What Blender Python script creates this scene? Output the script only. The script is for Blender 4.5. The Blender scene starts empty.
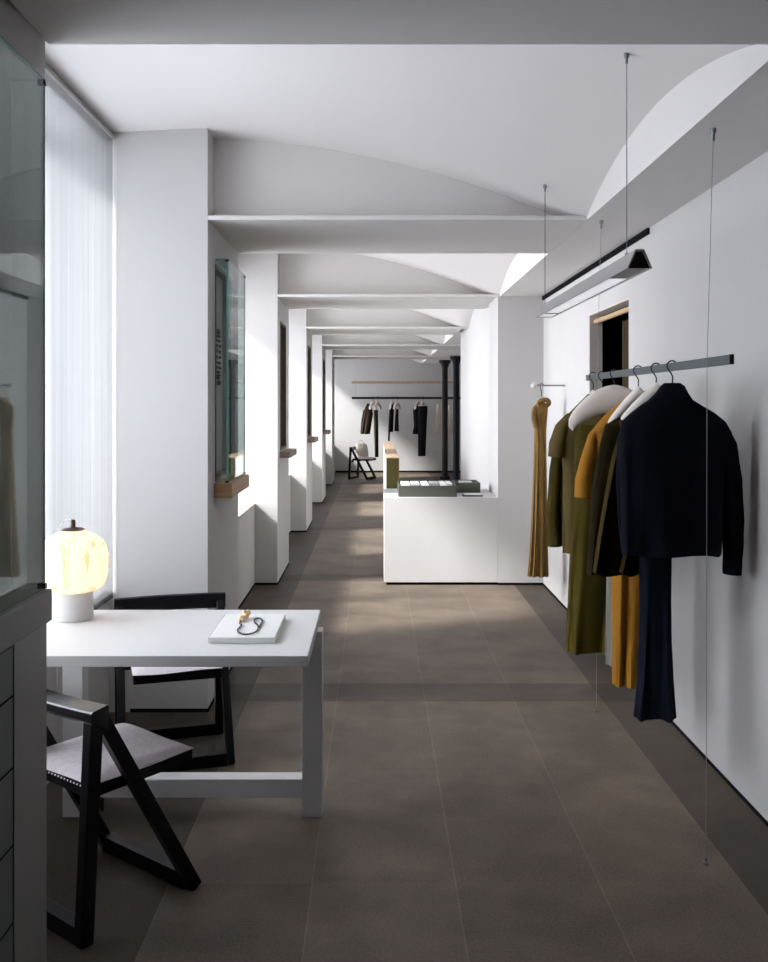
import bpy, bmesh, math, random
from mathutils import Vector, Matrix
random.seed(7)
PI = math.pi
C = bpy.context.scene.collection
F, VX, VY, CH = 940.0, 376.0, 405.0, 1.5

def pt(x, y, D):
    return ((x - VX) * D / F, CH + (VY - y) * D / F)

# ------------------------------------------------------------------ materials
def new_mat(name):
    m = bpy.data.materials.new(name)
    m.use_nodes = True
    nt = m.node_tree
    for n in list(nt.nodes):
        if n.type != 'OUTPUT_MATERIAL':
            nt.nodes.remove(n)
    out = nt.nodes['Material Output']
    return m, nt, out

def mat(name, col, rough=.6, metal=0.0, spec=.5, noise=0.0, scale=20., bump=0.0, bscale=200., sheen=0.0, stretch=None, col2=None):
    m, nt, out = new_mat(name)
    b = nt.nodes.new('ShaderNodeBsdfPrincipled')
    nt.links.new(b.outputs[0], out.inputs[0])
    b.inputs['Roughness'].default_value = rough
    b.inputs['Metallic'].default_value = metal
    b.inputs['Specular IOR Level'].default_value = spec
    if sheen:
        b.inputs['Sheen Weight'].default_value = sheen
    tc = nt.nodes.new('ShaderNodeTexCoord')
    mp = nt.nodes.new('ShaderNodeMapping')
    nt.links.new(tc.outputs['Object'], mp.inputs[0])
    if stretch:
        mp.inputs['Scale'].default_value = stretch
    if noise or col2:
        n = nt.nodes.new('ShaderNodeTexNoise')
        n.inputs['Scale'].default_value = scale
        n.inputs['Detail'].default_value = 5
        nt.links.new(mp.outputs[0], n.inputs['Vector'])
        r = nt.nodes.new('ShaderNodeValToRGB')
        r.color_ramp.elements[0].position = .3
        r.color_ramp.elements[1].position = .7
        c2 = col2 or tuple(min(1, c * (1 + noise)) for c in col)
        c1 = col if col2 else tuple(c * (1 - noise) for c in col)
        r.color_ramp.elements[0].color = (*c1, 1)
        r.color_ramp.elements[1].color = (*c2, 1)
        nt.links.new(n.outputs['Fac'], r.inputs[0])
        nt.links.new(r.outputs[0], b.inputs['Base Color'])
    else:
        b.inputs['Base Color'].default_value = (*col, 1)
    if bump:
        n2 = nt.nodes.new('ShaderNodeTexNoise')
        n2.inputs['Scale'].default_value = bscale
        n2.inputs['Detail'].default_value = 4
        nt.links.new(mp.outputs[0], n2.inputs['Vector'])
        bp = nt.nodes.new('ShaderNodeBump')
        bp.inputs['Strength'].default_value = bump
        bp.inputs['Distance'].default_value = .002
        nt.links.new(n2.outputs['Fac'], bp.inputs['Height'])
        nt.links.new(bp.outputs[0], b.inputs['Normal'])
    return m

def glass_mat(name, tint, rmin=.04, rmax=.7):
    m, nt, out = new_mat(name)
    tr = nt.nodes.new('ShaderNodeBsdfTransparent'); tr.inputs[0].default_value = (*tint, 1)
    gl = nt.nodes.new('ShaderNodeBsdfGlossy'); gl.inputs['Roughness'].default_value = .0
    gl.inputs['Color'].default_value = (.80, .82, .82, 1)
    lw = nt.nodes.new('ShaderNodeLayerWeight'); lw.inputs['Blend'].default_value = .5
    pw = nt.nodes.new('ShaderNodeMath'); pw.operation = 'POWER'; pw.inputs[1].default_value = 4.5
    nt.links.new(lw.outputs['Facing'], pw.inputs[0])
    fr = nt.nodes.new('ShaderNodeMapRange'); fr.inputs['To Min'].default_value = rmin; fr.inputs['To Max'].default_value = rmax
    nt.links.new(pw.outputs[0], fr.inputs['Value'])
    mx = nt.nodes.new('ShaderNodeMixShader')
    nt.links.new(fr.outputs[0], mx.inputs[0])
    nt.links.new(tr.outputs[0], mx.inputs[1]); nt.links.new(gl.outputs[0], mx.inputs[2])
    nt.links.new(mx.outputs[0], out.inputs[0])
    return m

def sheer_mat(name):
    m, nt, out = new_mat(name)
    tl = nt.nodes.new('ShaderNodeBsdfTranslucent')
    df = nt.nodes.new('ShaderNodeBsdfDiffuse')
    tc = nt.nodes.new('ShaderNodeTexCoord')
    mp = nt.nodes.new('ShaderNodeMapping'); mp.inputs['Scale'].default_value = (1, 26, .25)
    nt.links.new(tc.outputs['Object'], mp.inputs[0])
    n = nt.nodes.new('ShaderNodeTexNoise'); n.inputs['Scale'].default_value = 2.; n.inputs['Detail'].default_value = 6
    nt.links.new(mp.outputs[0], n.inputs['Vector'])
    r = nt.nodes.new('ShaderNodeValToRGB')
    r.color_ramp.elements[0].position = .35; r.color_ramp.elements[0].color = (.77, .79, .82, 1)
    r.color_ramp.elements[1].position = .62; r.color_ramp.elements[1].color = (.9, .92, .94, 1)
    nt.links.new(n.outputs['Fac'], r.inputs[0])
    nt.links.new(r.outputs[0], tl.inputs[0]); nt.links.new(r.outputs[0], df.inputs[0])
    mx = nt.nodes.new('ShaderNodeMixShader'); mx.inputs[0].default_value = .3
    nt.links.new(tl.outputs[0], mx.inputs[1]); nt.links.new(df.outputs[0], mx.inputs[2])
    rf = nt.nodes.new('ShaderNodeBsdfRefraction'); rf.inputs['IOR'].default_value = 1.08; rf.inputs['Roughness'].default_value = .55
    nt.links.new(r.outputs[0], rf.inputs[0])
    m2 = nt.nodes.new('ShaderNodeMixShader'); m2.inputs[0].default_value = .88
    nt.links.new(mx.outputs[0], m2.inputs[1]); nt.links.new(rf.outputs[0], m2.inputs[2])
    nt.links.new(m2.outputs[0], out.inputs[0])
    return m

def emit_mat(name, col, s, base=(.8, .8, .8)):
    m, nt, out = new_mat(name)
    b = nt.nodes.new('ShaderNodeBsdfPrincipled')
    b.inputs['Base Color'].default_value = (*base, 1)
    b.inputs['Emission Color'].default_value = (*col, 1)
    b.inputs['Emission Strength'].default_value = s
    nt.links.new(b.outputs[0], out.inputs[0])
    return m

def floor_mat():
    m, nt, out = new_mat('floor_tiles')
    N, L = nt.nodes.new, nt.links.new
    b = N('ShaderNodeBsdfPrincipled'); L(b.outputs[0], out.inputs[0])
    tc = N('ShaderNodeTexCoord'); sp = N('ShaderNodeSeparateXYZ'); L(tc.outputs['Object'], sp.inputs[0])
    def M(op, a, c=None, d=None):
        n = N('ShaderNodeMath'); n.operation = op
        for i, v in enumerate((a, c, d)):
            if v is None: continue
            if isinstance(v, (int, float)): n.inputs[i].default_value = v
            else: L(v, n.inputs[i])
        return n.outputs[0]
    X, Y = sp.outputs[0], sp.outputs[1]
    # the field of tiles runs between two darker side borders; a dark strip crosses it at each row of beams
    sx = M('DIVIDE', M('SUBTRACT', X, -.65), .45)
    ix = M('FLOOR', sx); fx = M('MULTIPLY', M('FRACT', sx), .45)
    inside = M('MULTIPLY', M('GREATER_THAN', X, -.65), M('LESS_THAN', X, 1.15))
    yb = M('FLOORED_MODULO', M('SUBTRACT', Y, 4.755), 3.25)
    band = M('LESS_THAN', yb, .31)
    yrow = M('DIVIDE', M('SUBTRACT', 3.25, yb), .452)
    iy = M('ADD', M('FLOOR', yrow), M('MULTIPLY', M('FLOOR', M('DIVIDE', M('SUBTRACT', Y, 4.755), 3.25)), 17))
    fy = M('MULTIPLY', M('FRACT', yrow), .452)
    def line(f, period, w):
        return M('MAXIMUM', M('LESS_THAN', f, w), M('GREATER_THAN', f, period - w))
    lx = M('MULTIPLY', line(fx, .45, .0022), M('MULTIPLY', M('GREATER_THAN', X, -.66), M('LESS_THAN', X, 1.16)))
    ly = M('MULTIPLY', line(fy, .452, .0016), .35)
    lb = M('MULTIPLY', line(yb, .31, .0016), M('LESS_THAN', yb, .32))
    joint = M('MAXIMUM', M('MAXIMUM', lx, ly), M('MULTIPLY', lb, .3))
    cv = N('ShaderNodeCombineXYZ'); L(ix, cv.inputs[0]); L(iy, cv.inputs[1]); L(M('ADD', inside, M('MULTIPLY', band, 3)), cv.inputs[2])
    wn = N('ShaderNodeTexWhiteNoise'); wn.noise_dimensions = '3D'; L(cv.outputs[0], wn.inputs['Vector'])
    n1 = N('ShaderNodeTexNoise'); n1.inputs['Scale'].default_value = 3.5; n1.inputs['Detail'].default_value = 6; L(tc.outputs['Object'], n1.inputs['Vector'])
    n2 = N('ShaderNodeTexNoise'); n2.inputs['Scale'].default_value = 130; n2.inputs['Detail'].default_value = 3; L(tc.outputs['Object'], n2.inputs['Vector'])
    n3 = N('ShaderNodeTexNoise'); n3.inputs['Scale'].default_value = 9; n3.inputs['Detail'].default_value = 4; L(tc.outputs['Object'], n3.inputs['Vector'])
    v = M('ADD', M('MULTIPLY', M('SUBTRACT', n1.outputs['Fac'], .5), 1.1), M('MULTIPLY', M('SUBTRACT', n2.outputs['Fac'], .5), 1.1))
    v = M('ADD', v, M('MULTIPLY', M('SUBTRACT', wn.outputs['Value'], .5), .20))
    v = M('ADD', v, 1.0)
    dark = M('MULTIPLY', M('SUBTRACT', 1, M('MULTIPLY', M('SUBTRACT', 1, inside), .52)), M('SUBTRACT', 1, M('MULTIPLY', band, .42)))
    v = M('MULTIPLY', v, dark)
    v = M('MULTIPLY', v, M('ADD', 1, M('MULTIPLY', joint, .42)))
    mixc = N('ShaderNodeMix'); mixc.data_type = 'RGBA'
    L(n3.outputs['Fac'], mixc.inputs['Factor'])
    mixc.inputs['A'].default_value = (.097, .084, .061, 1); mixc.inputs['B'].default_value = (.148, .109, .087, 1)
    sc = N('ShaderNodeVectorMath'); sc.operation = 'SCALE'; L(mixc.outputs['Result'], sc.inputs[0]); L(v, sc.inputs['Scale'])
    L(sc.outputs[0], b.inputs['Base Color'])
    b.inputs['Roughness'].default_value = .55
    b.inputs['Specular IOR Level'].default_value = .22
    bp = N('ShaderNodeBump'); bp.inputs['Strength'].default_value = .15; bp.inputs['Distance'].default_value = .002
    L(n2.outputs['Fac'], bp.inputs['Height']); L(bp.outputs[0], b.inputs['Normal'])
    return m

M_WALL = mat('white_plaster', (.52, .508, .496), .85, bump=.12, bscale=60., spec=.2, noise=.012, scale=3.)
M_CEIL = mat('ceiling_plaster', (.74, .715, .70), .9, bump=.08, bscale=40., spec=.1)
M_DIM = mat('unseen_wall_dimmed', (.10, .10, .10), .9, spec=.1)  # for unseen walls near the camera, darkened to keep bounce light down
M_SOFFIT = mat('soffit_plaster', (.65, .63, .61), .9, bump=.08, bscale=40., spec=.1)
M_GAP = mat('dark_shadow_gap', (.008, .008, .009), .9, spec=.03)
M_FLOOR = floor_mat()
M_WHITE = mat('white_lacquer', (.66, .65, .64), .45, spec=.4)
M_COUNTER = mat('white_counter_paint', (.53, .52, .51), .55, spec=.3)
M_BLACK = mat('black_stained_wood', (.003, .003, .005), .3, spec=.3, noise=.3, scale=8, stretch=(1, 1, .1))
M_SATIN = mat('black_satin_lacquer', (.005, .005, .007), .2, spec=1.0)
M_SEAT = mat('grey_wool_seat', (.62, .57, .585), .95, bump=.5, bscale=500., noise=.08, scale=60, spec=.1)
M_METAL = mat('grey_steel', (.20, .215, .22), .4, .6)
M_RAIL = mat('blue_grey_rail', (.060, .072, .075), .5, spec=.3)
M_DARKMETAL = mat('dark_steel', (.03, .03, .032), .4, .7)
M_CABLE = mat('steel_cable', (.30, .30, .30), .45, .5)
M_NAIL = mat('bright_nail', (.8, .8, .8), .25, .9)
M_BRASS = mat('brass', (.75, .48, .18), .3, .9)
M_LAMPMET = mat('lamp_grey_aluminium', (.30, .29, .285), .5, .2)
M_OAK = mat('oak', (.42, .25, .13), .55, noise=.25, scale=6, stretch=(1, .15, 8), spec=.3)
M_TAUPE = mat('taupe_oak', (.24, .19, .15), .6, noise=.2, scale=6, stretch=(1, .15, 8), spec=.2)
M_OAKRAW = mat('pale_oak', (.50, .36, .24), .55, noise=.2, scale=6, stretch=(8, .2, 1), spec=.3)
M_GREYPAINT = mat('grey_painted_joinery', (.30, .295, .28), .5, spec=.3)
M_GREYDRAWER = mat('dark_grey_painted_drawer', (.17, .185, .18), .5, spec=.3)
M_BROWNFRAME = mat('dark_brown_frame', (.055, .040, .018), .5, noise=.2, scale=10)
M_BACKPANEL = mat('linen_back_panel', (.50, .47, .43), .9, bump=.2, bscale=300)
M_GLASS = glass_mat('clear_glass', (.84, .885, .88))
M_WGLASS = glass_mat('window_glass', (.97, .985, .99))
M_GLASSEDGE = mat('green_glass_edge', (.07, .36, .30), .3, spec=.6)
M_SHEER = sheer_mat('sheer_white_curtain')
M_TRACK = mat('curtain_track', (.35, .33, .31), .5)
M_NAVY = mat('navy_wool', (.0042, .0052, .0086), .9, bump=.4, bscale=400, spec=.05, noise=.25, scale=6)
M_NAVYT = mat('navy_trouser_cloth', (.0040, .0052, .0105), .85, bump=.3, bscale=400, spec=.05, noise=.2, scale=5)
M_COAT = mat('dark_brown_cloth', (.014, .010, .0035), .85, bump=.3, bscale=400, spec=.05, noise=.3, scale=5)
M_LAPEL = mat('olive_brown_lining', (.040, .027, .007), .8, bump=.3, bscale=400, spec=.05, noise=.2, scale=5)
M_MUSTARD = mat('mustard_cloth', (.30, .135, .018), .8, bump=.3, bscale=400, spec=.05, noise=.12, scale=5)
M_OLIVE = mat('olive_cloth', (.056, .043, .008), .85, bump=.3, bscale=400, spec=.05, noise=.2, scale=5)
M_KHAKI = mat('khaki_cloth', (.11, .078, .030), .85, bump=.3, bscale=400, spec=.05, noise=.15, scale=5)
M_MOSS = mat('dark_moss_cloth', (.050, .038, .008), .85, bump=.3, bscale=400, spec=.05, noise=.25, scale=5)
M_TAN = mat('golden_tan_cloth', (.20, .118, .038), .8, bump=.5, bscale=160, spec=.05, noise=.25, scale=18, stretch=(6, 6, .4))
M_GREYCLOTH = mat('grey_cloth', (.20, .20, .18), .9, spec=.1)
M_BLACKCLOTH = mat('black_cloth', (.010, .010, .013), .9, spec=.1)
M_BROWNCLOTH = mat('dark_umber_cloth', (.030, .022, .014), .9, spec=.1)
M_CREAMCLOTH = mat('cream_cloth', (.74, .66, .57), .9, spec=.1)
M_HANGER = mat('calico_hanger_cover', (.74, .67, .61), .9, bump=.3, bscale=300, spec=.1)
M_FITTING = mat('fitting_room_painted_shade', (.012, .012, .012), .9, spec=.05)  # near-black stands in for the darkness of the unlit room
M_BROWNCURT = mat('brown_curtain', (.060, .047, .026), .9, spec=.1)
M_JAMB = mat('taupe_painted_jamb', (.62, .57, .52), .7, spec=.2)
M_DOWEL = mat('pale_wood_dowel', (.50, .33, .18), .5)
M_TRAYGREY = mat('grey_green_felt_box', (.085, .09, .072), .8, spec=.2)
M_CARD = mat('white_card', (.80, .80, .78), .7)
M_CARDGREY = mat('grey_card', (.45, .46, .45), .7)
M_CORD = mat('black_cord', (.012, .012, .016), .5)
M_BLOSSOM = mat('cream_silk', (.85, .62, .36), .8)
M_COLUMN = mat('dark_iron', (.016, .012, .010), .6, spec=.2)
M_COLUMNB = mat('black_iron', (.005, .006, .008), .6, spec=.2)
M_OLIVEWOOD = mat('olive_lacquered_panel', (.042, .036, .008), .5, spec=.3, noise=.1, scale=5)
M_OLIVESIDE = mat('brown_veneer', (.20, .11, .04), .5, spec=.3)
M_LED = emit_mat('led_diffuser', (.92, .93, 1.0), .55)
M_CAP = mat('dark_bronze', (.045, .025, .015), .45, .4)
M_BLACKPLASTIC = mat('black_plastic', (.012, .012, .012), .4)

# ------------------------------------------------------------------ mesh helpers
class MB:
    def __init__(self): self.bm = bmesh.new()
    def box(self, x0, x1, y0, y1, z0, z1, bev=0.0):
        vs = [self.bm.verts.new((x, y, z)) for z in (z0, z1) for y in (y0, y1) for x in (x0, x1)]
        idx = [(0, 2, 3, 1), (4, 5, 7, 6), (0, 1, 5, 4), (2, 6, 7, 3), (0, 4, 6, 2), (1, 3, 7, 5)]
        fs = [self.bm.faces.new([vs[i] for i in q]) for q in idx]
        if bev:
            es = {e for f in fs for e in f.edges}
            bmesh.ops.bevel(self.bm, geom=list(es), offset=bev, segments=2, profile=.5, affect='EDGES', clamp_overlap=True)
        return self
    def bar(self, p0, p1, w, d, up=(0, 0, 1), bev=.002):
        """square-section bar from p0 to p1; w along (dir x up), d along the remaining axis"""
        p0, p1 = Vector(p0), Vector(p1); t = (p1 - p0).normalized(); u = Vector(up)
        s = t.cross(u)
        if s.length < 1e-4: s = t.cross(Vector((1, 0, 0)))
        s.normalize(); n = s.cross(t).normalized()
        vs = []
        for p in (p0, p1):
            for a, b in ((-1, -1), (1, -1), (1, 1), (-1, 1)):
                vs.append(self.bm.verts.new(p + s * (a * w / 2) + n * (b * d / 2)))
        fs = [self.bm.faces.new([vs[3], vs[2], vs[1], vs[0]]), self.bm.faces.new(vs[4:8])]
        for i in range(4):
            j = (i + 1) % 4
            fs.append(self.bm.faces.new((vs[i], vs[j], vs[4 + j], vs[4 + i])))
        if bev:
            es = {e for f in fs for e in f.edges}
            bmesh.ops.bevel(self.bm, geom=list(es), offset=bev, segments=2, profile=.5, affect='EDGES', clamp_overlap=True)
        return self
    def loft(self, rings, caps=True, closed=True):
        R = [[self.bm.verts.new(p) for p in r] for r in rings]
        n = len(R[0])
        for a, b in zip(R[:-1], R[1:]):
            for i in range(n if closed else n - 1):
                j = (i + 1) % n
                self.bm.faces.new((a[i], a[j], b[j], b[i]))
        if caps and closed:
            self.bm.faces.new(list(reversed(R[0]))); self.bm.faces.new(R[-1])
        return self
    def tube(self, pts, r, n=10, caps=True):
        pts = [Vector(p) for p in pts]
        if not hasattr(r, '__len__'): r = [r] * len(pts)
        rings = []; prev = None
        for i, p in enumerate(pts):
            t = (pts[min(i + 1, len(pts) - 1)] - pts[max(i - 1, 0)]).normalized()
            if prev is None:
                a = t.cross(Vector((0, 0, 1)))
                if a.length < .05: a = t.cross(Vector((1, 0, 0)))
            else:
                a = prev - t * prev.dot(t)
            a.normalize(); prev = a; b = t.cross(a)
            rr = r[i]
            ra, rb = rr if hasattr(rr, '__len__') else (rr, rr)
            rings.append([p + a * (ra * math.cos(2 * PI * k / n)) + b * (rb * math.sin(2 * PI * k / n)) for k in range(n)])
        return self.loft(rings, caps)
    def lathe(self, prof, c=(0, 0, 0), n=32):
        rings = [[(c[0] + r * math.cos(2 * PI * k / n), c[1] + r * math.sin(2 * PI * k / n), c[2] + z) for k in range(n)] for r, z in prof]
        return self.loft(rings, True)
    def prism(self, poly, axis, a, b):
        """extrude a 2D polygon along an axis ('x','y','z')"""
        def mk(u, v, t):
            return {'y': (u, t, v), 'x': (t, u, v), 'z': (u, v, t)}[axis]
        A = [self.bm.verts.new(mk(u, v, a)) for u, v in poly]; B = [self.bm.verts.new(mk(u, v, b)) for u, v in poly]
        self.bm.faces.new(A); self.bm.faces.new(list(reversed(B)))
        for i in range(len(poly)):
            j = (i + 1) % len(poly)
            self.bm.faces.new((A[j], A[i], B[i], B[j]))
        return self
    def build(self, name, m, parent=None, smooth=False, loc=None):
        bmesh.ops.recalc_face_normals(self.bm, faces=self.bm.faces)
        me = bpy.data.meshes.new(name); self.bm.to_mesh(me); self.bm.free()
        me.materials.append(m)
        if smooth:
            me.polygons.foreach_set('use_smooth', [True] * len(me.polygons))
            try: me.set_sharp_from_angle(angle=math.radians(42))
            except Exception: pass
        o = bpy.data.objects.new(name, me); C.objects.link(o)
        if parent: o.parent = parent
        if loc: o.location = loc
        return o

def tag(o, label, cat, group=None, kind=None):
    o['label'] = label; o['category'] = cat
    if group: o['group'] = group
    if kind: o['kind'] = kind
    return o
def thing(name, label, cat, loc=(0, 0, 0), rz=0., group=None):
    o = bpy.data.objects.new(name, None); C.objects.link(o)
    o.empty_display_size = .1
    o.location = loc; o.rotation_euler = (0, 0, rz)
    return tag(o, label, cat, group)
def struct(name, mb, m, smooth=False, parent=None):
    o = mb.build(name, m, parent, smooth)
    if not parent: o['kind'] = 'structure'
    return o
def copy_tree(o, parent=None):
    c = o.copy(); C.objects.link(c)
    if parent: c.parent = parent
    for ch in list(o.children): copy_tree(ch, c)
    return c

# ------------------------------------------------------------------ the setting
PX = -.822                    # room face of the window piers
Y0 = [1.34 + 3.25 * k for k in range(6)]          # near faces of the piers
PD = 1.02
SOF = 2.404                   # beam soffit
YBACK = 20.9
YE = Y0 + [20.9]
XR = 1.395
XO = -1.62                    # outer face of the window wall

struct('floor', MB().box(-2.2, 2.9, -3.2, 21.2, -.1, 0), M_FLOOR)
# piers, each with a shallow niche in its room face for the glass case
NA, NB, NZ0, NZ1, NDEP = .21, .72, 1.11, 2.22, .05
PXK = [-.831] + [PX] * 5
for k, y in enumerate(Y0):
    b = MB(); PX = PXK[k]
    y1 = y + PD
    b.box(XO, PX - NDEP, y, y1, 0, 2.95)
    b.box(PX - NDEP, PX, y, y + NA, 0, 2.95)
    b.box(PX - NDEP, PX, y + NB, y1, 0, 2.95)
    b.box(PX - NDEP, PX, y + NA, y + NB, 0, NZ0)
    b.box(PX - NDEP, PX, y + NA, y + NB, NZ1, 2.95)
    struct('wall_left', b, M_WALL)
# wall beside and behind the camera, unseen and darkened to cut bounce light
struct('wall_left', MB().box(XO, -1.3, -3.0, Y0[0], 0, 2.95), M_DIM)
struct('wall_front', MB().box(XO, 2.75, -3.2, -3.0, 0, 3.0), M_DIM)
struct('wall_back', MB().box(XO, 2.75, YBACK, YBACK + .2, 0, 3.0), M_WALL)
# low walls under the windows
for k in range(6):
    a, b_ = Y0[k] + PD, YE[k + 1]
    if k == 0:
        struct('wall_left', MB().box(XO, -1.30, a, b_, 0, .60), M_WALL)
        struct('wall_left', MB().box(XO, -1.30, a, b_, 2.78, 2.95), M_WALL)
    else:
        struct('wall_left', MB().box(XO, -1.01, a, b_, 0, .68), M_WALL)
        struct('wall_left', MB().box(XO, -1.30, a, b_, 2.55, 2.95), M_WALL)
# windows
for k in range(6):
    a, b_ = Y0[k] + PD, YE[k + 1]
    z0, z1 = (.60, 2.78) if k == 0 else (.68, 2.55)
    xw = -1.50
    w = bpy.data.objects.new('window_%d' % (k + 1), None); C.objects.link(w); w.location = (xw, (a + b_) / 2, z0); w['kind'] = 'structure'
    h, hw = z1 - z0, (b_ - a) / 2
    f = MB()
    f.box(-.03, .03, -hw, -hw + .05, 0, h).box(-.03, .03, hw - .05, hw, 0, h)
    f.box(-.03, .03, -hw + .05, hw - .05, 0, .05).box(-.03, .03, -hw + .05, hw - .05, h - .05, h)
    f.box(-.03, .03, -.025, .025, .05, h - .05)
    f.build('window_frame', M_WHITE, w)
    for s in (-1, 1):
        ya, yb2 = (-hw + .05, -.025) if s < 0 else (.025, hw - .05)
        MB().box(-.004, .004, ya, yb2, .05, h - .05).build('window_pane', M_WGLASS, w)

# ceiling: a shallow vault in each bay
def base_h(x):
    if x < -.9: return 2.85 - .02 * min(1, (-.9 - x) / .4)
    return max(2.85 - .118 * (min(x, 1.03) + .9) ** 2, 2.42)
def vault(x, y, yc, half):
    s = max(0, min(1, (x + .8) / 1.83)) ** 2.2
    t = (y - yc) / half
    return base_h(x) + .185 * s * max(-.05, 1 - t * t)
def vault_bay(ya, yb, x0=-1.62, x1=1.03, flat_to=None):
    b = MB(); bm = b.bm; NX, NY = 40, 28
    yc, half = (ya + yb) / 2, (yb - ya) / 2
    xs = [x0 + (x1 - x0) * i / NX for i in range(NX + 1)]
    ys = [ya - .2 + (yb - ya + .4) * j / NY for j in range(NY + 1)]
    G = [[bm.verts.new((x, y, vault(x, y, yc, half))) for x in xs] for y in ys]
    T = [[bm.verts.new((x, y, 3.05)) for x in (x0, x1)] for y in (ys[0], ys[-1])]
    for j in range(NY):
        for i in range(NX):
            bm.faces.new((G[j][i], G[j][i + 1], G[j + 1][i + 1], G[j + 1][i]))
    o = b.build('ceiling', M_CEIL, None, True); o['kind'] = 'structure'
    if flat_to:
        struct('ceiling', MB().box(x1, flat_to, ys[0], ys[-1], SOF + .02, 3.04), M_CEIL)
struct('ceiling', MB().box(XO, 1.03, -3.2, Y0[0] + .18, 2.83, 2.95), M_CEIL)
for k in range(6):
    vault_bay(Y0[k] + PD, YE[k + 1], x1=1.10 if k == 2 else 1.03, flat_to=2.75 if k > 2 else None)
struct('ceiling', MB().box(-1.8, 2.9, -3.2, 21.2, 3.05, 3.15), M_CEIL)
# beams carried by the piers
for k, y in enumerate(Y0):
    xr = 1.03 if k < 3 else (1.02 if k == 3 else 2.75)
    b = MB().box(PX + .0005, xr, y, y + PD, SOF, SOF + .022, .003)
    b.box(PX - .02, xr, y + .18, y + PD - .18, SOF + .022, 3.04)
    struct('ceiling_beam', b, M_SOFFIT)
# the dropped soffit along the right wall
struct('ceiling_soffit', MB().box(1.03, 2.75, -3.0, 7.83, SOF, 3.04), M_SOFFIT)
# right wall with the doorway to the fitting room
DA, DB, DH = 5.18, 6.157, 2.095
struct('wall_right', MB().box(XR, 1.472, -3.0, 2.3, 0, SOF), M_DIM)  # out-of-view stretch, darkened so it bounces less light
b = MB().box(XR, 1.472, 2.3, DA, 0, SOF).box(XR, 1.472, DB, 7.83, 0, SOF).box(XR, 1.472, DA, DB, DH, SOF)
struct('wall_right', b, M_WALL)
struct('wall_right', MB().box(1.016, 2.75, 7.83, 8.45, 0, 3.04), M_WALL)
struct('wall_right', MB().box(1.09, 2.75, 8.45, 12.1, 0, 3.04), M_WALL)
struct('wall_right', MB().box(2.65, 2.75, 12.1, YBACK, 0, 3.04), M_WALL)
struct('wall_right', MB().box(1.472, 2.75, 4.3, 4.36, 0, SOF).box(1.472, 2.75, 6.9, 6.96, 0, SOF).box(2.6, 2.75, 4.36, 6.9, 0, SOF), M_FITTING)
# doorway lining
d = bpy.data.objects.new('door_1', None); C.objects.link(d); d.location = (XR, (DA + DB) / 2, 0); d['kind'] = 'structure'
hw = (DB - DA) / 2
f = MB().box(.001, .085, hw - .012, hw - .0005, 0, DH - .0005).box(.001, .085, -hw + .0005, -hw + .012, 0, DH - .0005).box(.001, .085, -hw + .012, hw - .012, DH - .012, DH - .0005)
f.build('door_frame', M_JAMB, d)
# black strips that paint in the shade of the gaps along the wall feet
struct('gap_shade_right', MB().box(XR - .003, XR + .01, -3.0, DA, 0, .016).box(XR - .003, XR + .01, DB, 7.83, 0, .016).box(1.016, XR - .003, 7.826, 7.84, 0, .020), M_GAP)
struct('gap_shade_back', MB().box(-.9, 2.65, YBACK - .01, YBACK + .01, 0, .04), M_GAP)
b = MB()
for k, y in enumerate(Y0):
    b.box(-1.2, PX + .003, y - .003, y + PD + .003, 0, .018)
for k in range(1, 5):
    b.box(-1.2, -1.007, Y0[k] + PD, Y0[k + 1], 0, .018)
struct('gap_shade_left', b, M_GAP)
# iron columns at the far end
for x, y, m_, lab in ((1.39, 18.95, M_COLUMN, 'a'), (1.485, 17.4, M_COLUMNB, 'b')):
    c = MB()
    r = .058
    c.lathe([(.10, 0), (.10, .05), (.075, .07), (r, .12), (r, 2.26), (.075, 2.28), (.075, 2.31), (.12, 2.36), (.12, SOF - .001)], (x, y, 0), 28)
    struct('column', c, m_, True)

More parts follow.
